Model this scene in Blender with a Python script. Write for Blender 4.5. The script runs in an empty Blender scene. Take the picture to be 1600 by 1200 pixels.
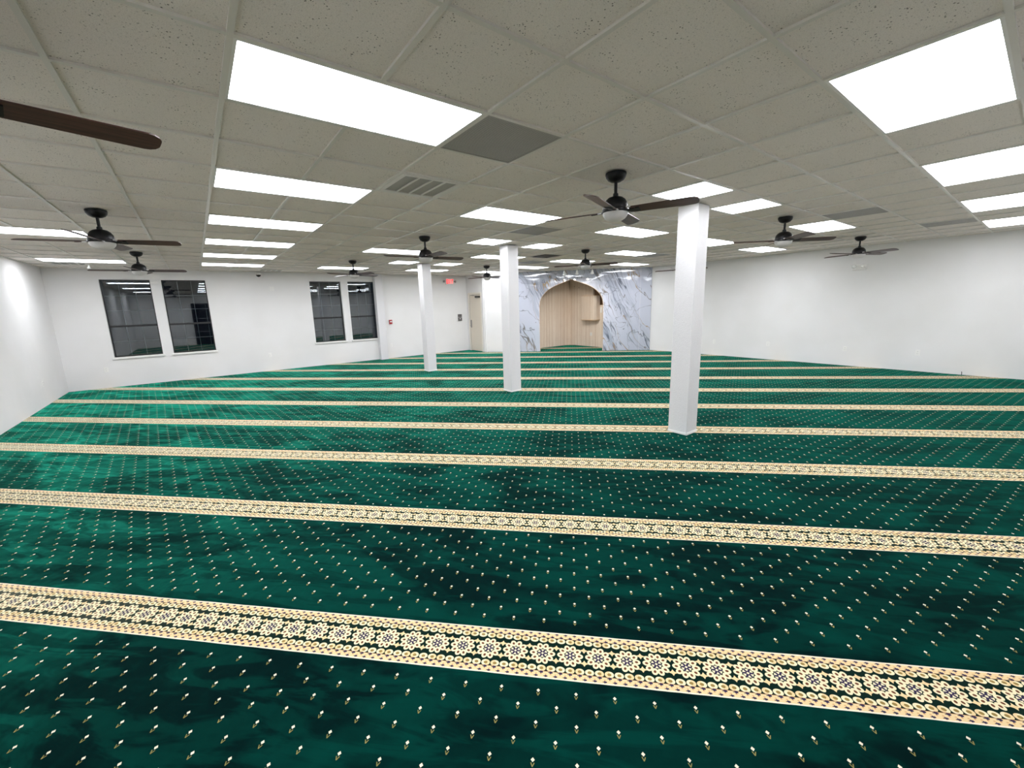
import bpy, bmesh, math, random
from math import sin, cos, pi, radians as R
from mathutils import Vector, Matrix
random.seed(7)
C = bpy.context.scene.collection
scene = bpy.context.scene
# ------------------------------------------------------------------ camera, world, exposure
FPX, YAW, PITCH, ROLL = 635.884, 0.646010, -0.187824, -0.0295237
CEIL, EYE = 2.743, 1.6812
fw = Vector((sin(YAW)*cos(PITCH), cos(YAW)*cos(PITCH), sin(PITCH)))
r0 = Vector((cos(YAW), -sin(YAW), 0)); u0 = r0.cross(fw)
rt = cos(ROLL)*r0 + sin(ROLL)*u0; up = -sin(ROLL)*r0 + cos(ROLL)*u0
cam = bpy.data.objects.new('camera', bpy.data.cameras.new('camera'))
C.objects.link(cam)
mw = Matrix((rt, up, -fw)).transposed().to_4x4(); mw.translation = (0, 0, EYE)
cam.matrix_world = mw
cam.data.sensor_width = 36; cam.data.lens = FPX/1600*36
cam.data.shift_x = 5.104/1600; cam.data.shift_y = -3.930/1600
cam.data.clip_start = 0.02; cam.data.clip_end = 200
scene.camera = cam
world = bpy.data.worlds.new('night'); scene.world = world; world.use_nodes = True
world.node_tree.nodes['Background'].inputs[0].default_value = (0.004, 0.005, 0.008, 1)
world.node_tree.nodes['Background'].inputs[1].default_value = 1.0
vs = scene.view_settings
vs.view_transform = 'Standard'; vs.look = 'None'; vs.exposure = 0.0; vs.gamma = 1.0
vs.use_curve_mapping = False
PANEL = 17.5         # brightness of the ceiling light diffusers
# ------------------------------------------------------------------ room numbers (metres)
M = 0.6096; GU, GV = 0.2580, 0.2511         # ceiling module and grid origin
LW, RW, FW, BW = -2.52, 12.25, 13.35, -1.0  # left, right, window and back wall planes
DW = 8.2                                    # door wall
S2 = 2**.5
DIAG = 20.40                                # u+v of the mihrab wall
NU, NV = 11.92, 11.62                       # niche walls
def gp(a, b): return GU+a*M, GV+b*M
# ------------------------------------------------------------------ node helper
def s2l(c):
    f = lambda x: x/12.92 if x <= .04045 else ((x+.055)/1.055)**2.4
    return tuple(f(v/255) for v in c)+(1,)
def sc(c, k=.72): return tuple(v*k for v in s2l(c)[:3])+(1,)
class NT:
    def __init__(s, name):
        s.m = bpy.data.materials.new(name); s.m.use_nodes = True
        s.t = s.m.node_tree; s.t.nodes.clear()
        s.out = s.t.nodes.new('ShaderNodeOutputMaterial')
    def node(s, typ, ins=None, **kw):
        n = s.t.nodes.new(typ)
        for k, v in kw.items(): setattr(n, k, v)
        for k, v in (ins or {}).items(): s.put(n.inputs[k], v)
        return n
    def put(s, sock, v):
        if isinstance(v, V): s.t.links.new(v.s, sock)
        elif isinstance(v, bpy.types.NodeSocket): s.t.links.new(v, sock)
        else: sock.default_value = v
    def math(s, op, *a, clamp=False):
        n = s.t.nodes.new('ShaderNodeMath'); n.operation = op; n.use_clamp = clamp
        for i, v in enumerate(a): s.put(n.inputs[i], v)
        return V(s, n.outputs[0])
    def v(s, sock): return V(s, sock)
    def xyz(s, x, y, z=0.0):
        return s.node('ShaderNodeCombineXYZ', {0: x, 1: y, 2: z}).outputs[0]
    def sep(s, vec):
        n = s.node('ShaderNodeSeparateXYZ', {0: vec}); return [V(s, o) for o in n.outputs]
    def coords(s, kind='Object'):
        return s.node('ShaderNodeTexCoord').outputs[kind]
    def noise(s, vec, scale=1., detail=2., rough=.5, dist=0.):
        n = s.node('ShaderNodeTexNoise', {'Vector': vec, 'Scale': scale, 'Detail': detail, 'Roughness': rough, 'Distortion': dist})
        return V(s, n.outputs[0])
    def smooth(s, x, a, b):   # 0 at a, 1 at b
        n = s.node('ShaderNodeMapRange', {0: x, 1: a, 2: b, 3: 0., 4: 1.}, interpolation_type='SMOOTHSTEP')
        return V(s, n.outputs[0])
    def mix(s, f, a, b):
        n = s.node('ShaderNodeMix', data_type='RGBA')
        s.put(n.inputs[0], f); s.put(n.inputs[6], a); s.put(n.inputs[7], b)
        return n.outputs[2]
    def bump(s, h, strength=.3, dist=.01, normal=None):
        i = {'Height': h, 'Strength': strength, 'Distance': dist}
        if normal is not None: i['Normal'] = normal
        return s.node('ShaderNodeBump', i).outputs[0]
    def bsdf(s, **kw):
        n = s.node('ShaderNodeBsdfPrincipled', {k.replace('_', ' '): v for k, v in kw.items()})
        s.t.links.new(n.outputs[0], s.out.inputs[0]); return n
class V:
    def __init__(s, nt, sock): s.n = nt; s.s = sock
    def __add__(s, o): return s.n.math('ADD', s, o)
    __radd__ = __add__
    def __sub__(s, o): return s.n.math('SUBTRACT', s, o)
    def __rsub__(s, o): return s.n.math('SUBTRACT', o, s)
    def __mul__(s, o): return s.n.math('MULTIPLY', s, o)
    __rmul__ = __mul__
    def __truediv__(s, o): return s.n.math('DIVIDE', s, o)
    def abs(s): return s.n.math('ABSOLUTE', s)
    def fl(s): return s.n.math('FLOOR', s)
    def mod(s, p): return s.n.math('FLOORED_MODULO', s, p)
    def rep(s, p): return (s+p/2).mod(p)-p/2      # centred repeat
    def lt(s, o): return s.n.math('LESS_THAN', s, o)
    def gt(s, o): return s.n.math('GREATER_THAN', s, o)
    def sq(s): return s*s
    def sqrt(s): return s.n.math('SQRT', s)
    def cl(s): return s.n.math('ADD', s, 0., clamp=True)
    def mx(s, o): return s.n.math('MAXIMUM', s, o)
    def mn(s, o): return s.n.math('MINIMUM', s, o)
def plain(name, col, rough=.5, metal=0., spec=.5, **kw):
    n = NT(name); n.bsdf(Base_Color=s2l(col), Roughness=rough, Metallic=metal, **kw)
    n.t.nodes[-1].inputs['Specular IOR Level'].default_value = spec
    return n.m
# ------------------------------------------------------------------ materials
def mat_wall():
    n = NT('wall_paint'); o = n.coords()
    a = n.noise(o, 55., 3., .6); b = n.noise(o, 1.3, 2.)
    n.bsdf(Base_Color=n.mix(n.smooth(b, .3, .7), s2l((229, 228, 226)), s2l((233, 232, 231))), Roughness=.75,
           Normal=n.bump(a, .10, .004))
    return n.m
def mat_stucco():
    n = NT('column_stucco'); o = n.coords()
    x, y, z = n.sep(o)
    a = n.noise(n.xyz(x, y, z*1.6), 60., 4., .65); b = n.smooth(a, .45, .62)
    n.bsdf(Base_Color=s2l((221, 220, 221)), Roughness=.6, Normal=n.bump(b+a*.5, .35, .004))
    return n.m
def mat_tile():
    n = NT('ceiling_tile'); o = n.coords()
    x, y, z = n.sep(o)
    ti = ((x-GU)/M).fl(); tj = ((y-GV)/M).fl()
    wn = n.node('ShaderNodeTexWhiteNoise', {'Vector': n.xyz(ti, tj)}); r = n.v(wn.outputs[0])
    vo = n.node('ShaderNodeTexVoronoi', {'Vector': o, 'Scale': 85.}); d = n.v(vo.outputs[0])
    wn2 = n.node('ShaderNodeTexWhiteNoise', {'Vector': vo.outputs['Position']}); rr = n.v(wn2.outputs[0])
    big = n.smooth(n.noise(o, 9., 2.), .47, .62)
    pit = d.lt(rr*.30)*rr.gt(.22)*(big*.75+.25)
    vo2 = n.node('ShaderNodeTexVoronoi', {'Vector': o, 'Scale': 260.})
    pit2 = n.v(vo2.outputs[0]).lt(.25)*.4
    p = pit.mx(pit2)
    base = n.mix(r, s2l((239, 233, 226)), s2l((244, 238, 231)))
    n.bsdf(Base_Color=n.mix(p, base, s2l((92, 88, 80))), Roughness=.9,
           Normal=n.bump(n.noise(o, 150., 2.)-p*.8, .25, .003))
    return n.m
def mat_carpet():
    n = NT('carpet_pile'); uv = n.coords('UV')
    t, s, _ = n.sep(uv)
    P = 1.245
    y = s.rep(P)                                   # distance from the centre of a border band
    ay = y.abs()
    K = .1335                                      # rosette spacing
    x = t.rep(K)
    th = n.math('ARCTAN2', y, x); rad = (x.sq()+y.sq()).sqrt()
    ph = th.rep(2*pi/10)
    px = rad*n.math('COSINE', ph)-.0438; py = rad*n.math('SINE', ph)
    dpet = ((px/.0182).sq()+(py/.0142).sq()).sqrt()
    petal = dpet.lt(1.); pdot = dpet.lt(.42)
    star_r = n.math('COSINE', th*6.)*.0075+.0178
    star = rad.lt(star_r); eye = rad.lt(.0055); ring = rad.lt(.0225)
    # small crosses between rosettes
    x2 = (t+K/2).rep(K); cx = x2.abs(); cyv = (ay-.037).abs()
    cross = (cx*.8+cyv+cx.mn(cyv)*.9).lt(.0172)
    # oval rows
    x3 = t.rep(K/3); dov = ((x3/.0206).sq()+((ay-.083)/.0165).sq()).sqrt()
    oval = dov.lt(1.); odot = dov.lt(.45)
    # outer peach band with dark stars
    band = ay.gt(.0975); x4 = t.rep(.0445); x5 = (t+.02225).rep(.0445)
    m1 = (x4.abs()+(ay-.104).abs()*1.7+n.math('SINE', x4*700.)*.002).lt(.0125); m2 = (x5.abs()+(ay-.123).abs()*1.9+n.math('SINE', x5*800.)*.002).lt(.0115)
    m3 = ((t.rep(.0222)).abs()+(ay-.1135).abs()*1.5).lt(.0052)
    lineA = (ay-.0985).abs().lt(.0013); edge = ay.gt(.1295)
    jag = n.noise(n.xyz(t, 0.), 6., 2.)*.006-.003
    inb = (ay+jag).lt(.136)
    cream, peach = sc((255, 242, 200)), sc((250, 221, 168))
    dark, navy, brown = s2l((6, 30, 24)), s2l((50, 42, 70)), s2l((104, 62, 42))
    tri = (t/(K/3)).fl().mod(3.).lt(.5)
    c = n.mix(petal, dark, cream); c = n.mix(pdot, c, brown)
    c = n.mix(ring, c, cream); c = n.mix(star, c, navy); c = n.mix(eye, c, cream)
    c = n.mix(cross, c, peach)
    c = n.mix(oval, c, n.mix(tri, cream, peach)); c = n.mix(odot, c, s2l((140, 116, 66)))
    c = n.mix(band, c, peach); c = n.mix(m3, c, sc((226, 170, 122))); c = n.mix(m1.mx(m2), c, navy); c = n.mix(lineA, c, brown)
    c = n.mix(edge, c, sc((255, 244, 222)))
    # field flowers, staggered lattice
    A, B = .1645, .1406
    def flower(dt, ds):
        fx = (t+dt).rep(A); fy = (s+ds).rep(B)
        head = (fx.abs()*1.1+(fy-.006).abs()).lt(.0084)
        leaf = ((fx.abs()-(fy+.016)*-.0-(fy+.018)*.45).abs().lt(.0019))*fy.lt(-.004)*fy.gt(-.0185)
        return head, leaf
    h1, l1 = flower(.797, -1.484); h2, l2 = flower(.797+A/2, -1.484+B/2)
    fld = ay.gt(.165)
    head = h1.mx(h2)*fld; leaf = l1.mx(l2)*fld
    # pile lay: brushed and trodden patches turn the pile this way and that
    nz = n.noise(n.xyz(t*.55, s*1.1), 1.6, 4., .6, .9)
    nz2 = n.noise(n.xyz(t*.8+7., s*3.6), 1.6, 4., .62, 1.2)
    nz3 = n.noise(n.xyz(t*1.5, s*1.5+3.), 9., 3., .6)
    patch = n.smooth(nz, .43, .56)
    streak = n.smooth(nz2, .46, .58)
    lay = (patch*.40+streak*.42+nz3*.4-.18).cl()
    green = n.mix(lay, s2l((0, 20, 20)), s2l((0, 50, 43)))  # shading of the turned pile, put into the base green as well
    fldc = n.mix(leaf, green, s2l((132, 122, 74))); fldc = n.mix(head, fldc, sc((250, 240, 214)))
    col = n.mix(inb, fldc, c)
    geo = n.v(n.node('ShaderNodeNewGeometry').outputs['Normal'])
    wr = n.noise(n.xyz(t, s), 2.2, 3., .55, .6)
    fib = n.noise(n.xyz(t*300., s*300.), 1., 1.)
    b1 = n.bump(wr*1.0+fib*.012, .35, .03)
    tilt = lay*.15+.03
    vm = n.node('ShaderNodeVectorMath', {0: b1, 1: n.xyz(tilt*-.7, tilt*.7, 0.)}, operation='ADD')
    nn = n.node('ShaderNodeVectorMath', {0: vm.outputs[0]}, operation='NORMALIZE').outputs[0]
    notb = 1.-inb.mx(head)
    tint = n.mix(notb, s2l((255, 250, 224)), s2l((48, 224, 184)))
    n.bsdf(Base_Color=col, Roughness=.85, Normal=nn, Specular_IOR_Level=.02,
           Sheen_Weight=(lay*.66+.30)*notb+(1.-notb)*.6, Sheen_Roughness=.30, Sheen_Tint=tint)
    return n.m
def mat_marble():
    n = NT('glossy_marble_panel'); o = n.coords()
    x, y, z = n.sep(o)
    a = x*.43-z*.903; b = x*.903+z*.43          # a runs down to the right along the veins
    w = n.noise(n.xyz(x*.8, z*.8, 1.), 1.2, 2., .5)
    w2 = n.noise(o, 6., 2., .5)
    b2 = b+w*.5+w2*.045
    def vein(sa, sb, off, wd, det=2.):
        v = n.noise(n.xyz(a*sa+off, b2*sb+off*1.7, .3), 1., det, .5, .2)
        return n.smooth((v-.5).abs(), wd, wd*.2)
    mask = n.smooth(n.noise(n.xyz(a*.16+1.4, b2*1.25+2.), 1., 1.), .40, .52)
    brk = n.smooth(n.noise(n.xyz(a*1.3, b*3., 8.), 1., 2.), .36, .52)
    g1 = vein(.38, 4.6, 4.2, .026)*mask*brk*.85
    g2 = vein(.55, 9., 9.1, .026)*mask*brk*.6
    g3 = vein(.42, 2.3, 17.3, .012, 3.)*n.smooth(n.noise(o, 1.4, 1.), .34, .46)
    g4 = vein(1.3, 1.2, 31.7, .0055, 3.)*.8
    soft = n.smooth(n.noise(n.xyz(a*.3, b2*2.6, 5.), 1., 2.), .45, .7)*mask
    c = n.mix(soft*.7, s2l((198, 202, 216)), s2l((150, 158, 176)))
    c = n.mix(g2, c, s2l((112, 118, 132))); c = n.mix(g1, c, s2l((88, 94, 108))); c = n.mix(g4, c, s2l((120, 120, 128)))
    gm = n.smooth(n.noise(o, .9, 1.), .42, .56)
    c = n.mix(g3*.85, c, n.mix(gm, s2l((108, 98, 90)), s2l((166, 134, 84))))
    hx = n.noise(n.xyz(x*1.5, z*2.0, 2.), 1., 2., .4)
    n.bsdf(Base_Color=c, Roughness=.05, Specular_IOR_Level=1.0, Normal=n.bump(hx, .5, .016))
    return n.m
def mat_slat(k=1.):
    n = NT('pale_wood_planks'); o = n.coords()
    x, y, z = n.sep(o)
    q = .042; xi = (x/q).fl(); xf = (x/q)-xi
    r = n.v(n.node('ShaderNodeTexWhiteNoise', {'Vector': n.xyz(xi, 1.)}).outputs[0])
    g = n.noise(n.xyz(x*30., y*30., z*1.6+r*9.), 1.5, 3., .6)
    c = n.mix(r, s2l((249, 236, 221)), s2l((228, 208, 188)))
    c = n.mix(n.smooth(g, .45, .75)*.5, c, s2l((214, 190, 166)))
    gap = (xf-.5).abs().gt(.44)
    c = n.mix(gap*.85, c, s2l((150, 122, 98)))
    c = n.mix(1.-k, c, s2l((150, 120, 96)))
    n.bsdf(Base_Color=c, Roughness=.5, Normal=n.bump(1.-gap, .5, .004))
    return n.m
def mat_blade():
    n = NT('dark_walnut_blade'); o = n.coords(); x, y, z = n.sep(o)
    g = n.noise(n.xyz(x*3., y*55., z*20.), 1., 4., .6)
    n.bsdf(Base_Color=n.mix(n.smooth(g, .35, .7), s2l((52, 28, 24)), s2l((84, 50, 42))), Roughness=.35)
    return n.m
def mat_emit(name, col, st):
    n = NT(name); e = n.node('ShaderNodeEmission', {0: s2l(col), 1: st})
    n.t.links.new(e.outputs[0], n.out.inputs[0]); return n.m
def mat_panel():
    n = NT('light_diffuser'); o = n.coords()
    v = n.noise(o, 60., 2.)
    e = n.node('ShaderNodeEmission', {0: s2l((247, 249, 255)), 1: v*(PANEL*.06)+PANEL*.97})
    n.t.links.new(e.outputs[0], n.out.inputs[0]); return n.m
def mat_glass():
    n = NT('double_glazing')
    tr = n.node('ShaderNodeBsdfTransparent', {0: (.82, .86, .88, 1)})
    gl = n.node('ShaderNodeBsdfGlossy', {0: (.95, .97, 1, 1), 1: .015})
    fr = n.v(n.node('ShaderNodeFresnel', {0: 1.55}).outputs[0])
    mx = n.node('ShaderNodeMixShader', {0: (fr*1.9).cl(), 1: tr.outputs[0], 2: gl.outputs[0]})
    n.t.links.new(mx.outputs[0], n.out.inputs[0]); return n.m
def mat_perf():
    n = NT('perforated_metal'); o = n.coords(); x, y, z = n.sep(o)
    p = .011
    d = (x.rep(p).sq()+y.rep(p).sq()).sqrt()
    v = n.noise(o, 5., 3.)
    c = n.mix(v, s2l((176, 173, 170)), s2l((192, 189, 185)))
    n.bsdf(Base_Color=n.mix(d.lt(.0034), c, s2l((45, 44, 42))), Roughness=.5)
    return n.m
WALL, STUC, TILE, CARP, MARB, SLAT = mat_wall(), mat_stucco(), mat_tile(), mat_carpet(), mat_marble(), mat_slat()
SLATB = mat_slat(.86)
BLADE, PANELM, GLASS, PERF = mat_blade(), mat_panel(), mat_glass(), mat_perf()
TEE = plain('white_tee_bar', (226, 223, 216), .28)
WHITE = plain('white_plastic', (238, 237, 234), .4)
TRIMW = plain('white_trim_paint', (240, 239, 236), .45)
BLACKM = plain('matte_black_metal', (11, 10, 13), .42, spec=.35)
BOWL = plain('frosted_bowl', (214, 212, 210), .3)
CLAMP = plain('pale_clamp_metal', (205, 203, 205), .3, .4)
EDGEL = plain('pale_blade_edge', (190, 176, 165), .5)
FRAMEB = plain('dark_window_frame', (26, 26, 28), .4)
MUNT = plain('window_grid_bar', (120, 122, 126), .5)
DOORM = plain('beige_door_paint', (224, 214, 198), .45)
DFRAME = plain('cream_door_frame', (233, 227, 216), .45)
STEEL = plain('brushed_steel', (150, 148, 146), .35, .9)
DARKBR = plain('dark_bronze', (48, 44, 40), .4, .5)
GREYV = plain('grey_vent_metal', (168, 166, 160), .5)
DARKV = plain('dark_duct', (30, 29, 28), .8)
BRASS = plain('pale_arch_trim', (206, 176, 140), .4)
DARKWOOD = plain('dark_wood_recess', (120, 92, 66), .6)
REDE = mat_emit('red_exit_glow', (255, 40, 45), 3.0)
REDP = plain('red_plastic', (170, 40, 44), .35)
CLEAR = plain('clear_lens', (244, 244, 240), .15)
SLOTD = plain('dark_socket_slot', (70, 68, 66), .6)
GREYPL = plain('grey_plate', (96, 92, 92), .4)
# ------------------------------------------------------------------ mesh helpers
def box(bm, x0, y0, z0, x1, y1, z1, bev=0.):
    vs_ = [bm.verts.new(p) for p in ((x0,y0,z0),(x1,y0,z0),(x1,y1,z0),(x0,y1,z0),(x0,y0,z1),(x1,y0,z1),(x1,y1,z1),(x0,y1,z1))]
    fs = [bm.faces.new([vs_[i] for i in f]) for f in ((0,3,2,1),(4,5,6,7),(0,1,5,4),(1,2,6,5),(2,3,7,6),(3,0,4,7))]
    if bev:
        es = list({e for f in fs for e in f.edges})
        bmesh.ops.bevel(bm, geom=es, offset=bev, segments=2, affect='EDGES', profile=.5)
    return bm
def lathe(bm, prof, n=32, ctr=(0,0)):
    rings = []
    for r, z in prof:
        if r < 1e-6: rings.append([bm.verts.new((ctr[0], ctr[1], z))])
        else: rings.append([bm.verts.new((ctr[0]+r*cos(2*pi*i/n), ctr[1]+r*sin(2*pi*i/n), z)) for i in range(n)])
    for a, b in zip(rings, rings[1:]):
        for i in range(n):
            j = (i+1) % n
            if len(a) == 1 and len(b) > 1: bm.faces.new((a[0], b[i], b[j]))
            elif len(b) == 1 and len(a) > 1: bm.faces.new((a[i], b[0], a[j]))
            elif len(a) > 1: bm.faces.new((a[i], b[i], b[j], a[j]))
    return bm
def tube(bm, pts, r, n=8):
    pts = [Vector(p) for p in pts]; rings = []
    for i, p in enumerate(pts):
        d = (pts[min(i+1, len(pts)-1)]-pts[max(i-1, 0)]).normalized()
        a = d.orthogonal().normalized(); b = d.cross(a)
        if rings:   # keep the rings from twisting
            pv = (rings[-1][0].co-pts[i-1]); a = (pv-d*pv.dot(d)).normalized(); b = d.cross(a)
        rings.append([bm.verts.new(p+r*(cos(2*pi*k/n)*a+sin(2*pi*k/n)*b)) for k in range(n)])
    for a, b in zip(rings, rings[1:]):
        for k in range(n): bm.faces.new((a[k], a[(k+1) % n], b[(k+1) % n], b[k]))
    bm.faces.new(rings[0][::-1]); bm.faces.new(rings[-1])
    return bm
def prism(bm, pts, z0, z1):
    lo = [bm.verts.new((x, y, z0)) for x, y in pts]; hi = [bm.verts.new((x, y, z1)) for x, y in pts]
    bm.faces.new(lo[::-1]); bm.faces.new(hi)
    for i in range(len(pts)):
        j = (i+1) % len(pts); bm.faces.new((lo[i], lo[j], hi[j], hi[i]))
    return bm
def obj(name, bm, mat, parent=None, smooth=False, loc=None):
    bmesh.ops.recalc_face_normals(bm, faces=bm.faces[:])
    me = bpy.data.meshes.new(name); bm.to_mesh(me); bm.free()
    me.materials.append(mat)
    if smooth:
        for p in me.polygons: p.use_smooth = True
        me.set_sharp_from_angle(angle=R(38))
    o = bpy.data.objects.new(name, me); C.objects.link(o)
    if parent: o.parent = parent
    if loc: o.location = loc
    return o
B = bmesh.new
def tag(o, label, cat, group=None):
    o['label'] = label; o['category'] = cat
    if group: o['group'] = group
    return o
def thing(name, label, cat, loc=(0,0,0), rz=0., group=None):
    o = bpy.data.objects.new(name, None); C.objects.link(o); o.location = loc; o.rotation_euler = (0, 0, rz)
    o.empty_display_size = .05
    return tag(o, label, cat, group)
def struct(o): o['kind'] = 'structure'; return o
def sempty(name, loc=(0,0,0), rz=0.):
    o = bpy.data.objects.new(name, None); C.objects.link(o); o.location = loc; o.rotation_euler = (0, 0, rz)
    o.empty_display_size = .05
    return struct(o)
def dup(root, loc, rz, label):
    r = root.copy(); C.objects.link(r); r.location = loc; r.rotation_euler = (0, 0, rz); r['label'] = label
    for ch in list(root.children):
        c = ch.copy(); C.objects.link(c); c.parent = r
        for g in list(ch.children):
            d = g.copy(); C.objects.link(d); d.parent = c
    return r
# ================================================================== SETTING
# floor: one carpet, laid in bands square to the niche
AL = R(134.3); TX, TY = -cos(AL), -sin(AL); NX, NY = sin(AL), -cos(AL)
P = 1.245
cen = [.46-4*1.245+1.245*i for i in range(4)]+[.46, 1.707, 2.906, 4.158, 5.405, 6.667, 7.890, 9.140, 10.410, 11.640, 12.880, 14.12, 15.36, 16.6, 17.84]
bm = B(); uvl = bm.loops.layers.uv.new('carpet')
for k in range(len(cen)-1):
    q = [(-14, cen[k]), (14, cen[k]), (14, cen[k+1]), (-14, cen[k+1])]
    f = bm.faces.new([bm.verts.new((t*TX+s*NX, t*TY+s*NY, 0)) for t, s in q])
    for l, (t, s) in zip(f.loops, q): l[uvl].uv = (t, (k-4+(1 if s == cen[k+1] else 0)-1)*P)
for co, no in (((LW,0,0),(-1,0,0)), ((RW,0,0),(1,0,0)), ((0,FW,0),(0,1,0)), ((0,BW,0),(0,-1,0))):
    bmesh.ops.bisect_plane(bm, geom=bm.verts[:]+bm.edges[:]+bm.faces[:], plane_co=co, plane_no=no, clear_outer=True)
fl = obj('floor', bm, CARP); struct(fl)
if fl.data.polygons[0].normal.z < 0: fl.data.flip_normals()
# walls
T = .2
def holed_wall(name, u_edges, z_edges, holes, y0, y1):
    """wall along X made of blocks between the edges, leaving the holes (i, j) open"""
    bm = B()
    for i in range(len(u_edges)-1):
        for j in range(len(z_edges)-1):
            if (i, j) in holes: continue
            box(bm, u_edges[i], y0, z_edges[j], u_edges[i+1], y1, z_edges[j+1])
    bmesh.ops.remove_doubles(bm, verts=bm.verts[:], dist=1e-5)
    seen = {}
    for f in bm.faces[:]:
        key = tuple(round(c, 4) for c in f.calc_center_median())
        seen.setdefault(key, []).append(f)
    bmesh.ops.delete(bm, geom=[f for fs in seen.values() if len(fs) > 1 for f in fs], context='FACES')
    return struct(obj(name, bm, WALL))
WINS = [(-1.65, -.755), (-.547, .334), (2.815, 3.70), (3.907, 4.775)]
WZ0, WZ1 = .705, 2.512
ue = [LW-T]+[e for w in WINS for e in w]+[DW+T]
holed_wall('wall_front', ue, [0, WZ0, WZ1, CEIL+.1], {(1,1), (3,1), (5,1), (7,1)}, FW, FW+T)
struct(obj('wall_left', box(B(), LW-T, BW-T, 0, LW, FW, CEIL+.1), WALL))
struct(obj('wall_right', box(B(), RW, BW-T, 0, RW+T, 8.6, CEIL+.1), WALL))
struct(obj('wall_back', box(B(), LW, BW-T, 0, RW, BW, CEIL+.1), WALL))
# pilaster that stands against the window wall
struct(obj('wall_pilaster', box(B(), 4.70, 13.15, 0, 4.945, FW, CEIL, .004), STUC))
# door wall with an opening
bm = B()
D0, D1, DZ = 12.36, 13.22, 2.12
box(bm, DW, 12.16, 0, DW+.12, D0, CEIL+.1); box(bm, DW, D1, 0, DW+.12, FW, CEIL+.1); box(bm, DW, D0, DZ, DW+.12, D1, CEIL+.1)
struct(obj('wall_door_side', bm, WALL))
# mihrab wall: local x runs along the wall to the right, local y into the wall
MO = (DIAG/2, DIAG/2, 0); MR = R(-45)
def mstruct(name, bm, mat, smooth=False):
    o = struct(obj(name, bm, mat, smooth=smooth)); o.location = MO; o.rotation_euler = (0, 0, MR); return o
mstruct('wall_diagonal', box(B(), -2.86, 0, 0, -2.16, .1, CEIL+.1), WALL)
prof = [(1.075, 0), (1.075, 1.60), (1.065, 1.70), (1.04, 1.79), (1.0, 1.88), (.93, 1.975), (.85, 2.058), (.76, 2.128),
        (.66, 2.19), (.55, 2.245), (.43, 2.292), (.31, 2.335), (.19, 2.375), (.08, 2.415), (0, 2.445)]
AC = .222
arch = [(AC-dx, z) for dx, z in prof]+[(AC+dx, z) for dx, z in prof[::-1][1:]]
TL, TR2 = -2.16, 2.88
def arch_wall(bm, y0, y1):
    top = CEIL+.1
    outer = [(TL, 0)]+[(TL, top)]+[(x, top) for x, z in arch[1:-1]]+[(TR2, top)]+[(TR2, 0)]
    for y in (y0, y1):
        iv = [bm.verts.new((x, y, z)) for x, z in arch]
        a = [bm.verts.new((TL, y, 0)), bm.verts.new((TL, y, top))]
        b = [bm.verts.new((TR2, y, 0)), bm.verts.new((TR2, y, top))]
        tv = [bm.verts.new((x, y, top)) for x, z in arch]
        bm.faces.new([a[0], iv[0]]+[iv[1], tv[1], a[1]])
        bm.faces.new([b[0], b[1], tv[-2], iv[-2], iv[-1]])
        for i in range(1, len(arch)-2): bm.faces.new((iv[i], iv[i+1], tv[i+1], tv[i]))
        if y == y0: f0 = iv
        else:
            for i in range(len(arch)-1): bm.faces.new((f0[i], f0[i+1], iv[i+1], iv[i]))
    for v in [v for v in bm.verts if not v.link_faces]: bm.verts.remove(v)
    return bm
wm = mstruct('wall_mihrab', arch_wall(B(), 0, .06), MARB)
bm = B()
for xs in (-.862, 1.305, 2.517): # cover strips over the panel seams
    z0 = 0 if xs > 2 else 0
    box(bm, xs-.004, -.004, 0, xs+.004, 0, CEIL)
o = obj('panel_seam', bm, plain('seam_strip', (214, 214, 220), .3), wm)
# rim around the arch opening
bm = B()
for (x0, z0), (x1, z1) in zip(arch, arch[1:]):
    d = Vector((x1-x0, z1-z0)).normalized(); nrm = Vector((-d.y, d.x))*.012
    q = [(x0, z0), (x1, z1), (x1+nrm.x, z1+nrm.y), (x0+nrm.x, z0+nrm.y)]
    f = [bm.verts.new((x, -.006, z)) for x, z in q]; g = [bm.verts.new((x, .075, z)) for x, z in q]
    bm.faces.new(f); bm.faces.new(g[::-1])
    for i in range(4): bm.faces.new((f[i], g[i], g[(i+1) % 4], f[(i+1) % 4]))
obj('arch_rim', bm, BRASS, wm)
# niche walls (pale planks) - local x along each wall
def nwall(name, loc, rz, bm):
    o = struct(obj(name, bm, SLAT)); o.location = loc; o.rotation_euler = (0, 0, rz); return o
nl = nwall('wall_niche_left', (8.9, NV, 0), 0, box(B(), 0, 0, 0, NU-8.9, .08, CEIL+.1))
OV0, OV1, OZ0, OZ1 = 9.86, 10.425, 1.55, 2.30       # dark opening in the right niche wall
bm = B()   # right niche wall: local x = +v direction reversed (runs from the corner towards the room)
L = NV-8.62
a, b = NV-OV1, NV-OV0
for x0, x1, z0, z1 in ((0, a, 0, CEIL+.1), (b, L, 0, CEIL+.1), (a, b, 0, OZ0), (a, b, OZ1, CEIL+.1)):
    box(bm, x0, 0, z0, x1, .08, z1)
nr = nwall('wall_niche_right', (NU, NV, 0), R(-90), bm)
bm = B(); box(bm, a, .081, OZ0, b, .2, OZ1)
obj('recess_back', bm, DARKWOOD, nr)
bm = B()
for x, z in ((NV-11.379, 2.285), (NV-11.143, 2.224)): box(bm, x-.012, -.002, z-.012, x+.012, 0, z+.012)
obj('cable_grommet', bm, DARKBR, nr)
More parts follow.
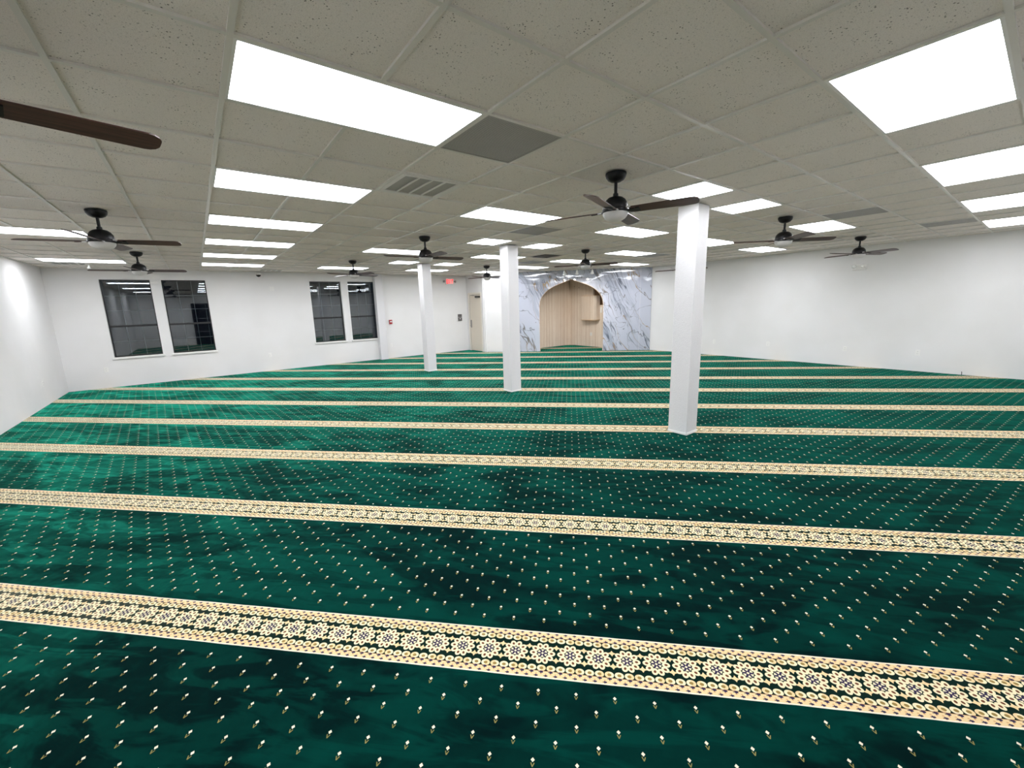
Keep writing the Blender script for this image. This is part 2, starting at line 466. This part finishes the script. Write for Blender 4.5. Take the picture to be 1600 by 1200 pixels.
# ceiling
bm = B()
f = bm.faces.new([bm.verts.new(p) for p in ((LW,BW,CEIL+.012),(RW,BW,CEIL+.012),(RW,FW,CEIL+.012),(LW,FW,CEIL+.012))])
ce = struct(obj('ceiling', bm, TILE))
bm = B(); i = math.ceil((LW-GU)/M)
GAPS = {(a+1, b) for a, b in ((0,0),(-4,0),(4,0),(8,0),(12,0),(16,0),(0,3),(12,3),(-4,6),(0,6),(4,6),(8,6),(12,6),(16,6),(0,9),(12,9),
        (-4,12),(0,12),(4,12),(8,12),(12,12),(16,12),(0,15),(12,15),(-4,18),(0,18),(4,18),(8,18),(12,18))}   # two-module lights span a tee
while GU+i*M < RW:
    x = GU+i*M; y = BW
    for g in sorted(b for a, b in GAPS if a == i):
        box(bm, x-.012, y, CEIL, x+.012, GV+g*M, CEIL+.0118); y = GV+(g+1)*M
    box(bm, x-.012, y, CEIL, x+.012, FW, CEIL+.0118); i += 1
i = math.ceil((BW-GV)/M)
while GV+i*M < FW:
    y = GV+i*M; box(bm, LW, y-.012, CEIL+.0004, RW, y+.012, CEIL+.0116); i += 1
obj('tee_grid', bm, TEE, ce)
bm = B(); w = .022
box(bm, LW, FW-w, CEIL-.001, DW, FW, CEIL+.0118); box(bm, LW, BW, CEIL-.001, LW+w, FW-w, CEIL+.0118); box(bm, RW-w, BW, CEIL-.001, RW, 8.3, CEIL+.0118)
obj('wall_angle', bm, TEE, ce)
# columns
def column(n, v, lab):
    o = obj('column', box(B(), -.122, -.125, 0, .122, .125, CEIL, .006), STUC, loc=(4.815, v, 0))
    tag(o, lab, 'column', 'square white columns in one line'); 
    bm = B()
    for s in (-1, 1):
        box(bm, -.128, s*.125-.006, 0, .128, s*.125+.006, .028, .002); box(bm, s*.122-.006, -.13, 0, s*.122+.006, .13, .028, .002)
    obj('foot_bead', bm, TRIMW, o)
column(0, 2.69, 'square white stucco column nearest the camera, right of centre')
column(1, 6.27, 'square white stucco column in the middle, standing left of the wooden niche')
column(2, 9.83, 'square white stucco column farthest back, standing left of the exit sign')
# windows
for wi, (a, b) in enumerate(WINS):
    w = sempty('window_%d' % (wi+1), ((a+b)/2, FW, 0)); h = (b-a)/2; Y = .12
    bm = B(); fr = .022
    box(bm, -h, Y-.03, WZ0, -h+fr, Y+.04, WZ1); box(bm, h-fr, Y-.03, WZ0, h, Y+.04, WZ1)
    box(bm, -h+fr, Y-.03, WZ1-fr, h-fr, Y+.04, WZ1); box(bm, -h+fr, Y-.03, WZ0, h-fr, Y+.04, WZ0+fr)
    obj('frame', bm, FRAMEB, w)
    zm = WZ0+.40*(WZ1-WZ0)
    obj('meeting_rail', box(B(), -h+fr, Y-.025, zm-.022, h-fr, Y+.03, zm+.022, .003), FRAMEB, w)
    for z0, z1, nr_ in ((WZ0+fr, zm-.022, 2), (zm+.022, WZ1-fr, 3)):
        p = obj('pane', box(B(), -h+fr, Y, z0, h-fr, Y+.006, z1), GLASS, w)
        bm = B()
        for k in (1, 2):
            x = -h+fr+(2*h-2*fr)*k/3; box(bm, x-.006, Y+.010, z0, x+.006, Y+.018, z1)
        for k in range(1, nr_):
            z = z0+(z1-z0)*k/nr_; box(bm, -h+fr, Y+.0105, z-.006, h-fr, Y+.0175, z+.006)
        obj('grid_bars', bm, MUNT, p)
    obj('sill', box(B(), -h-.035, -.035, WZ0-.045, h+.035, .09, WZ0, .004), TRIMW, w)
# door in the door wall (opens off the short wall by the window wall)
d = sempty('door_1', (DW, (D0+D1)/2, 0)); hw = (D1-D0)/2
bm = B(); f = .05
box(bm, -.014, -hw-.012, 0, .06, -hw+f, DZ+.012, .003); box(bm, -.014, hw-f, 0, .06, hw+.012, DZ+.012, .003); box(bm, -.0135, -hw+f, DZ-f, .06, hw-f, DZ+.012, .003)
obj('frame', bm, DFRAME, d)
leaf = obj('leaf', box(B(), .012, -hw+f+.004, .012, .055, hw-f-.010, DZ-f-.004, .002), DOORM, d)
bm = B(); box(bm, .014, hw-f-.009, .012, .05, hw-f-.001, DZ-f-.004); obj('gap_seal', bm, SLOTD, d)
bm = B(); yl = hw-f-.07
box(bm, -.004, yl-.03, .86, .012, yl+.03, 1.14, .003); obj('lock_plate', bm, STEEL, leaf)
bm = B(); tube(bm, [(.012, yl, .93), (-.045, yl, .93), (-.05, yl-.12, .93)], .010); obj('lever', bm, STEEL, leaf, True)
bm = B(); box(bm, -.052, -hw+f+.03, DZ-f-.13, .012, -hw+f+.30, DZ-f-.07, .006); obj('closer_body', bm, DARKBR, leaf)
bm = B(); tube(bm, [(-.03, -hw+f+.10, DZ-f-.07), (-.22, -hw+f+.32, DZ-f-.045), (-.01, -hw+f+.42, DZ-f-.035)], .008); obj('closer_arm', bm, STEEL, leaf)
# glazed double door in the back wall, behind the camera (it shows in the dark window panes)
d = sempty('door_2', (1.15, BW, 0))
bm = B()
box(bm, -1.25, .0, 0, -1.18, .06, 2.2); box(bm, 1.18, .0, 0, 1.25, .06, 2.2); box(bm, -1.18, .0, 2.13, 1.18, .06, 2.2); box(bm, -.04, .0, 0, .04, .06, 2.13)
obj('frame', bm, FRAMEB, d)
for x in (-.61, .61):
    p = obj('pane', box(B(), x-.57, .012, 0, x+.57, .020, 2.13), plain('night_glass', (10, 11, 15), .05), d)
    bm = B()
    for z in (.7, 1.4): box(bm, x-.57, .020, z-.012, x+.57, .030, z+.012)
    box(bm, x-.012, .0205, 0, x+.012, .0295, 2.13); obj('grid_bars', bm, MUNT, p)
# ================================================================== CEILING LIGHTS
def light_proto(nu):
    t = thing('ceiling_light', '', 'ceiling light'); hx, hy = nu*M/2-.0122, M/2-.0122
    bm = B(); f = .0135
    box(bm, -hx, -hy, 0, hx, -hy+f, .010); box(bm, -hx, hy-f, 0, hx, hy, .010)
    box(bm, -hx, -hy+f, 0, -hx+f, hy-f, .010); box(bm, hx-f, -hy+f, 0, hx, hy-f, .010)
    obj('frame', bm, WHITE, t)
    obj('diffuser', box(B(), -hx+f, -hy+f, .003, hx-f, hy-f, .0095), PANELM, t)
    return t
LONG = 'rectangular white light panel, '; SQ = 'square white light panel '
LIGHTS = [  # (u module, v module, width in modules, label)
 (0, 0, 2, 'white ceiling light panel above and behind the camera'), (-4, 0, 2, 'white ceiling light panel above the left rear corner'),
 (4, 0, 2, LONG+'largest one at the upper right corner of the view'), (8, 0, 2, LONG+'second back in the row along the right edge'),
 (12, 0, 2, LONG+'third back in the row along the right edge'), (16, 0, 2, LONG+'smallest at the right edge, close to the right wall'),
 (0, 3, 2, LONG+'largest one at the upper left, beside the plain grey grille'), 
 (6, 3, 1, SQ+'right above the nearest column head, behind the fan blade'), (8, 3, 1, SQ+'just right of the nearest column head'),
 (12, 3, 2, LONG+'between the two right-hand fans'),
 (-4, 6, 2, 'white ceiling light panel above the left wall, near the camera'),
 (0, 6, 2, LONG+'second back in the stack left of centre, beside the slotted vent'), (4, 6, 2, LONG+'between the nearest fan and the slotted vent'),
 (8, 6, 2, LONG+'directly under the nearest fan'), (12, 6, 2, LONG+'partly hidden behind the nearest column'),
 (16, 6, 2, LONG+'just below the fan right of the nearest column'),
 (0, 9, 2, LONG+'third back in the stack left of centre'), (6, 9, 1, SQ+'touching the top left of the middle column'),
 (8, 9, 1, SQ+'just right of the middle column head'), (12, 9, 2, LONG+'right of the fan ahead of the wooden niche'),
 (-4, 12, 2, LONG+'behind the larger left fan, at the left edge of the view'), (0, 12, 2, LONG+'fourth back in the stack left of centre'),
 (4, 12, 2, LONG+'behind the fan ahead of the farthest column'), (8, 12, 2, LONG+'crossed by the middle column just below its head'),
 (12, 12, 2, LONG+'behind the hub of the fan ahead of the wooden niche'), (16, 12, 2, LONG+'above the right end of the marble wall'),
 (0, 15, 2, LONG+'fifth back in the stack left of centre'), (6, 15, 1, SQ+'at the top left of the farthest column'),
 (8, 15, 1, SQ+'at the top right of the farthest column'), (12, 15, 2, LONG+'half hidden by the middle column, above the marble'),
 (-4, 18, 2, LONG+'farthest at the left, by the corner of the window wall'), (0, 18, 2, LONG+'last in the stack left of centre, above the camera dome'),
 (4, 18, 2, LONG+'behind the fan between the right pair of windows'), (8, 18, 2, LONG+'crossed by the farthest column head'),
 (12, 18, 2, LONG+'behind the small fan by the door, farthest back'),
]
pl, ps = light_proto(2), light_proto(1); used = set()
for a, b, nu, lab in LIGHTS:
    x, y = GU+(a+nu/2)*M, GV+(b+.5)*M; pr = pl if nu == 2 else ps
    if nu not in used: used.add(nu); pr.location = (x, y, CEIL+.0008); pr['label'] = lab
    else: dup(pr, (x, y, CEIL+.0008), 0, lab)
for o in bpy.data.objects:
    if o.name.startswith('ceiling_light'): o['group'] = 'light panels in the ceiling grid'
# ================================================================== CEILING FANS
def fan_proto():
    t = thing('ceiling_fan', '', 'ceiling fan', group='dark ceiling fans with four blades')
    bm = B(); lathe(bm, [(0, 0), (.086, 0), (.088, -.012), (.082, -.035), (.066, -.056), (.040, -.070), (.022, -.074), (0, -.074)]); obj('canopy', bm, BLACKM, t, True)
    bm = B(); lathe(bm, [(0, -.07), (.0135, -.07), (.0135, -.160), (.021, -.162), (.023, -.178), (.023, -.192), (0, -.194)], 20); obj('downrod', bm, BLACKM, t, True)
    bm = B(); lathe(bm, [(0, -.186), (.030, -.187), (.058, -.196), (.082, -.214), (.098, -.240), (.104, -.268), (.104, -.284), (.110, -.290), (.112, -.312), (.106, -.318), (0, -.318)], 40)
    obj('motor_housing', bm, BLACKM, t, True)
    bm = B(); lathe(bm, [(0, -.3185), (.106, -.3185), (.106, -.326), (.100, -.345), (.084, -.365), (.058, -.381), (.028, -.389), (0, -.391)], 40); obj('light_bowl', bm, BOWL, t, True)
    ch = B(); tube(ch, [(.118, .0, -.30), (.118, 0, -.302)], .004)
    ch.free()
    for k in range(4):
        bm = B(); w = .062; r0_, r1_ = .125, .66
        pts = [(r0_, -w*.86), (r1_-.05, -w)]
        pts += [(r1_-.05+.05*sin(q), -w+.045*(1-cos(q))) for q in [R(a) for a in (25, 50, 75, 90)]]
        pts += [(x, -y) for x, y in pts[::-1]]
        prism(bm, pts, -.003, .003)
        bl = obj('blade', bm, BLADE, t); bl.rotation_mode = 'XYZ'
        bl.matrix_local = Matrix.Rotation(R(90*k), 4, 'Z') @ Matrix.Translation((0, 0, -.305)) @ Matrix.Rotation(R(-14), 4, 'X')
        bm = B(); prism(bm, [(.09, -.02), (.165, -.02), (.175, -.034), (.205, -.034), (.205, .034), (.175, .034), (.165, .02), (.09, .02)], -.010, -.0035)
        obj('blade_clamp', bm, BLACKM, bl)
        for sgn in (-1, 1):
            obj('pale_tip', box(B(), .104, sgn*w*.86-.006, -.006, .14, sgn*w*.86+.006, .006, .002), CLAMP, bl)
    return t
FANS = [(4.5, 3.5, 22, 'dark four-blade ceiling fan nearest the camera, its blade crossing the nearest column'),
 (-1.5, 9.5, 78, 'dark four-blade ceiling fan at the left, larger one ahead of the left windows'),
 (-1.5, 15.5, 82, 'dark four-blade ceiling fan at the left, smaller one right above the left pair of windows'),
 (4.5, 9.5, 88, 'dark four-blade ceiling fan right in front of the farthest column head'),
 (4.5, 15.5, 20, 'dark four-blade ceiling fan above the right pair of windows'),
 (10.5, 15.5, 20, 'small dark four-blade ceiling fan left of the middle column, ahead of the beige door'),
 (10.5, 9.5, 34, 'dark four-blade ceiling fan straight ahead of the wooden niche'),
 (10.5, 3.5, 46, 'dark four-blade ceiling fan right of the nearest column, next to a light panel'),
 (16.5, 3.5, 66, 'dark four-blade ceiling fan seen against the right white wall'),
 (16.5, 9.5, 14, 'dark ceiling fan mostly hidden behind the nearest column'),
 (-1.5, 3.5, 14, 'dark ceiling fan at the upper left with only one walnut blade in view')]
fp = fan_proto()
for i, (a, b, ph, lab) in enumerate(FANS):
    loc = (GU+a*M, GV+b*M, CEIL+.001)
    if i == 0: fp.location = loc; fp.rotation_euler = (0, 0, R(ph)); fp['label'] = lab
    else: dup(fp, loc, R(ph), lab)
# ================================================================== VENTS
def vent(a, b, kind, lab):
    t = thing('ceiling_vent', lab, 'vent', (GU+(a+.5)*M, GV+(b+.5)*M, CEIL+.0006), 0, 'air vents in the ceiling grid')
    h = M/2-.0125
    if kind == 'return':
        bm = B(); f = .012
        box(bm, -h, -h, 0, h, -h+f, .01); box(bm, -h, h-f, 0, h, h, .01); box(bm, -h, -h+f, 0, -h+f, h-f, .01); box(bm, h-f, -h+f, 0, h, h-f, .01)
        obj('frame', bm, GREYV, t); obj('perforated_face', box(B(), -h+f, -h+f, .003, h-f, h-f, .006), PERF, t)
    elif kind == 'slot':
        bm = B(); f = .045
        box(bm, -h, -h, -.004, h, -h+f, .01); box(bm, -h, h-f, -.004, h, h, .01); box(bm, -h, -h+f, -.004, -h+f, h-f, .01); box(bm, h-f, -h+f, -.004, h, h-f, .01)
        obj('frame', bm, TEE, t); obj('backing', box(B(), -h+f, -h+f, .006, h-f, h-f, .0098), GREYV, t)
        for k in range(1, 4):
            x = -h+f+(2*h-2*f)*k/4; obj('divider', box(B(), x-.006, -h+f, -.004, x+.006, h-f, .006), TEE, t)
    else:
        bm = B()
        for q, z in ((h, .006), (h-.075, -.012), (h-.15, -.022)):
            f = .05
            box(bm, -q, -q, z, q, -q+f, z+.004); box(bm, -q, q-f, z, q, q, z+.004); box(bm, -q, -q+f, z, -q+f, q-f, z+.004); box(bm, q-f, -q+f, z, q, q-f, z+.004)
        obj('cone_ring', bm, GREYPL, t); obj('duct_opening', box(B(), -h+.01, -h+.01, .0101, h-.01, h-.01, .0108), DARKV, t)
for v_ in [(2, 3, 'return', 'large plain grey perforated air return beside the biggest left light panel'),
 (2, 5, 'slot', 'pale slotted air supply vent with three dividers, right of a light panel'),
 (6, 7, 'return', 'grey perforated air return behind the panel ahead of the middle column'),
 (10, 11, 'cone', 'dark open square air diffuser between middle column and niche fan'),
 (11, 13, 'return', 'dark grey air return right of the middle column, nearest the marble wall'),
 (11, 2, 'return', 'grey air return right of the right-hand fan canopy'),
 (15, 1, 'return', 'grey air return closest to the right wall, left of the last light panel'),
 (14, 9, 'return', 'grey air return just left of the nearest column, above the marble wall'),
 (-4, 19, 'slot', 'slotted air vent in the far left ceiling corner'),
 (2, 20, 'slot', 'slotted air vent beside the camera dome at the window wall')]: vent(*v_)
# ================================================================== WALL FITTINGS
def outlet(name, lab, loc, rz, kind='duplex', w=.075, h=.118, mat=WHITE, cat='outlet', grp='white power outlets low on the walls'):
    """cover plate; local -y faces the room"""
    t = thing(name, lab, cat, loc, rz, grp)
    obj('cover_plate', box(B(), -w/2, -.009, -h/2, w/2, 0, h/2, .003), mat, t)
    if kind == 'duplex':
        for s in (-1, 1):
            bm = B(); z = s*.021
            box(bm, -.017, -.012, z-.014, .017, -.0085, z+.014, .002); sk = obj('socket', bm, WHITE, t)
            bm = B()
            for x in (-.007, .007): box(bm, x-.0014, -.0128, z-.004, x+.0014, -.0115, z+.006)
            obj('slot', bm, SLOTD, sk)
    elif kind == 'switch':
        obj('rocker', box(B(), -.016, -.0135, -.032, .016, -.0085, .032, .003), WHITE, t)
    return t
outlet('wall_outlet', 'white power outlet low on the wall under the left pair of windows', (-1.836, FW, .429), 0)
outlet('wall_outlet', 'white power outlet low between the two window pairs', (1.557, FW, .453), 0)
outlet('wall_outlet', 'white power outlet right beside the pilaster foot, below the red alarm pull', (5.146, FW, .43), 0)
outlet('wall_outlet', 'white power outlet low on the left side wall', (LW, 11.624, .427), R(90))
outlet('wall_outlet', 'white power outlet low on the right wall, just right of the nearest column', (RW, 5.98, .40), R(-90))
outlet('wall_outlet', 'white power outlet low on the right wall, second from the nearest column', (RW, 4.53, .42), R(-90))
outlet('wall_outlet', 'white power outlet low on the right wall, third from the nearest column', (RW, 2.866, .40), R(-90))
outlet('wall_outlet', 'white power outlet low on the right wall, nearest the right edge', (RW, 1.615, .40), R(-90))
outlet('wall_outlet', 'white power outlet in the wooden niche below the projecting box', (NU, 10.51, .467), R(-90))
outlet('light_switch', 'white light switch at the right rim of the wooden arch', (NU, 10.03, 1.37), R(-90), 'switch', .08, .2, cat='switch', grp=None)
outlet('light_switch', 'white wall control on the short wall right of the beige door', (DW, 12.25, 1.29), R(-90), 'switch', .08, .16, cat='switch', grp=None)
outlet('cover_plate', 'blank white cover plate high on the window wall below the camera dome', (1.818, FW, 2.30), 0, None, .12, .12, cat='cover plate', grp=None)
# pull station
t = thing('fire_alarm_pull', 'red and white fire alarm pull station right of the pilaster', 'fire alarm', (5.18, FW, 1.21))
obj('body', box(B(), -.05, -.045, -.07, .05, 0, .07, .006), REDP, t)
obj('pull_handle', box(B(), -.032, -.06, -.01, .032, -.044, .03, .004), WHITE, t)
# two-part dark plate
t = thing('control_plate', 'dark grey two-part control plate on the wall left of the beige door', 'control panel', (7.86, FW, 1.242))
obj('upper_unit', box(B(), -.08, -.035, .012, .08, 0, .125, .005), GREYPL, t)
lo = obj('lower_unit', box(B(), -.08, -.035, -.125, .08, 0, .002, .005), GREYPL, t)
obj('indicator', box(B(), -.025, -.04, -.06, .015, -.034, -.03, .003), CLEAR, lo)
obj('backplate', box(B(), -.10, -.012, -.15, .10, 0, .15, .004), WHITE, t)
# exit sign with emergency heads
t = thing('exit_sign', 'lit red EXIT sign with two lamp heads high beside the door corner', 'exit sign', (7.50, FW, 2.545))
obj('housing', box(B(), -.165, -.05, -.11, .165, 0, .11, .008), WHITE, t)
LET = {'E': ((0,0,.2,1),(0,0,1,.2),(0,.4,.8,.6),(0,.8,1,1)), 'I': ((.38,0,.62,1),), 'T': ((.38,0,.62,1),(0,.8,1,1))}
for i, chx in enumerate('EXIT'):
    bm = B(); x0 = -.135+i*.0705; wd, hh = .055, .15
    if chx == 'X':
        for s in (1, -1):
            a, b = (x0, x0+wd) if s == 1 else (x0+wd, x0)
            f = [bm.verts.new(p) for p in ((a-.008*1, -.052, -.075), (a+.008, -.052, -.075), (b+.008, -.052, .075), (b-.008, -.052, .075))]
            g = [bm.verts.new((v.co.x, -.0505, v.co.z)) for v in f]
            bm.faces.new(f); bm.faces.new(g[::-1])
            for k in range(4): bm.faces.new((f[k], g[k], g[(k+1) % 4], f[(k+1) % 4]))
    else:
        for a, b, c_, d_ in LET[chx]: box(bm, x0+a*wd, -.053, -.075+b*hh, x0+c_*wd, -.0505, -.075+d_*hh)
    obj('letter', bm, REDE, t)
for s in (-1, 1):
    bm = B(); lathe(bm, [(0, -.03), (.038, -.03), (.045, .0), (.03, .035), (0, .04)], 20)
    o = obj('lamp_head', bm, GREYV, t, True); o.location = (s*.225, -.05, .0); o.rotation_euler = (R(-90), 0, R(s*25))
    obj('bracket', box(B(), min(s*.16, s*.20), -.03, -.012, max(s*.16, s*.20), -.012, .012), GREYV, t)
# emergency light on the right wall
t = thing('emergency_light', 'white emergency light box with two lamp heads on the right wall', 'emergency light', (RW, 2.78, 2.275), R(-90))
obj('body', box(B(), -.13, -.055, -.06, .13, 0, .06, .012), WHITE, t)
for s in (-1, 1):
    bm = B(); lathe(bm, [(0, -.035), (.036, -.035), (.042, 0), (.028, .03), (0, .034)], 20)
    o = obj('lamp_head', bm, CLEAR, t, True); o.location = (s*.085, -.09, .02); o.rotation_euler = (R(80), 0, R(-s*15))
# security dome camera on a bracket under the ceiling
t = thing('security_camera', 'small white and black dome camera at the top of the window wall', 'security camera', (1.53, FW, 2.70))
obj('bracket', box(B(), -.06, -.10, -.035, .06, 0, .035, .008), WHITE, t)
bm = B(); lathe(bm, [(0, .02), (.066, .02), (.068, -.012), (.062, -.018), (0, -.018)], 28); obj('collar', bm, WHITE, t, True, (0, -.14, -.02))
bm = B(); lathe(bm, [(.058, -.018), (.056, -.040), (.042, -.062), (.02, -.074), (0, -.077)], 28); obj('dome', bm, plain('black_dome', (6, 6, 8), .08), t, True, (0, -.14, -.02))
# sprinkler near the left corner
x, y = gp(-3.05, 19.55)
t = thing('ceiling_sprinkler', 'small white pendant sprinkler at the left corner beside the slotted vent', 'sprinkler', (x, y, CEIL))
bm = B(); lathe(bm, [(0, .004), (.055, .004), (.052, -.006), (.02, -.012), (0, -.012)], 24); obj('escutcheon', bm, WHITE, t, True)
bm = B(); lathe(bm, [(0, -.010), (.014, -.010), (.014, -.05), (.03, -.075), (.034, -.09), (0, -.094)], 20); obj('head', bm, WHITE, t, True)
# spotlights ahead of the niche
for i, (x, y, lab) in enumerate(((9.29, 9.29, 'left one of three white spotlights hung ahead of the wooden niche'), (9.55, 9.01, 'middle one of three white spotlights hung ahead of the wooden niche'),
        (9.86, 8.67, 'right one of three white spotlights hung ahead of the wooden niche'))):
    if i == 0:
        sp = t = thing('spotlight', lab, 'spotlight', (x, y, CEIL), R(-45), 'white spotlights at the niche')
        bm = B(); lathe(bm, [(0, .0), (.04, 0), (.04, -.014), (.012, -.02), (0, -.02)], 20); obj('mount', bm, WHITE, t, True)
        bm = B(); lathe(bm, [(0, -.018), (.007, -.018), (.007, -.11), (0, -.11)], 12); obj('stem', bm, WHITE, t, True)
        bm = B(); lathe(bm, [(0, .055), (.022, .053), (.03, .03), (.034, -.01), (.05, -.06), (.05, -.066), (.042, -.058), (0, -.045)], 24)
        o = obj('lamp_head', bm, WHITE, t, True, (0, .01, -.155)); o.rotation_euler = (R(28), 0, 0)
        ld = bpy.data.lights.new('spot_lamp', 'SPOT'); ld.energy = 48; ld.spot_size = R(75); ld.spot_blend = .6; ld.shadow_soft_size = .022; ld.specular_factor = .2; ld.color = (1, .93, .84)
        lo_ = bpy.data.objects.new('lamp', ld); C.objects.link(lo_); lo_.parent = t; lo_.location = (0, .055, -.235); lo_.rotation_euler = (R(52), 0, 0)
    else: dup(sp, (x, y, CEIL), R(-45), lab)
# projecting box on the right niche wall: rounded front corner
t = thing('pulpit_box', 'pale wooden balcony box with a rounded corner on the right niche wall', 'wooden box', (NU-.003, 10.42, 0), R(-90))
dp, h0, h1 = .30, 1.025, 1.89
pts = [(-.33, 0), (-.33, -dp+.02), (-.31, -dp)]+[(.33-.14+.14*sin(R(a)), -dp+.14-.14*cos(R(a))) for a in range(0, 91, 10)]+[(.33, 0)]
bm = B(); prism(bm, pts, h0, h1); bx = obj('shell', bm, SLATB, t)
bm = B(); prism(bm, [(x*1.02, y*1.035) for x, y in pts], h1, h1+.02); obj('top_rim', bm, BRASS, t)
bm = B(); prism(bm, [(x*1.02, y*1.035) for x, y in pts], h0-.02, h0); obj('bottom_rim', bm, BRASS, t)
# cable stubs at the foot of two walls
bm = B(); tube(bm, [(0, 0, .0), (0, -.01, .05), (.02, -.03, .075), (.06, -.05, .05), (.10, -.05, .02), (.16, -.045, .012)], .006)
tag(obj('cable', bm, WHITE, None, True, (-.16, FW-.012, 0)), 'short white cable stub at the foot of the window wall', 'cable')
bm = B(); tube(bm, [(0, 0, .0), (-.006, 0, .04), (-.014, .004, .07)], .005)
tag(obj('cable', bm, SLOTD, None, True, (RW-.02, .93, 0)), 'tiny dark cable end at the foot of the right wall', 'cable')
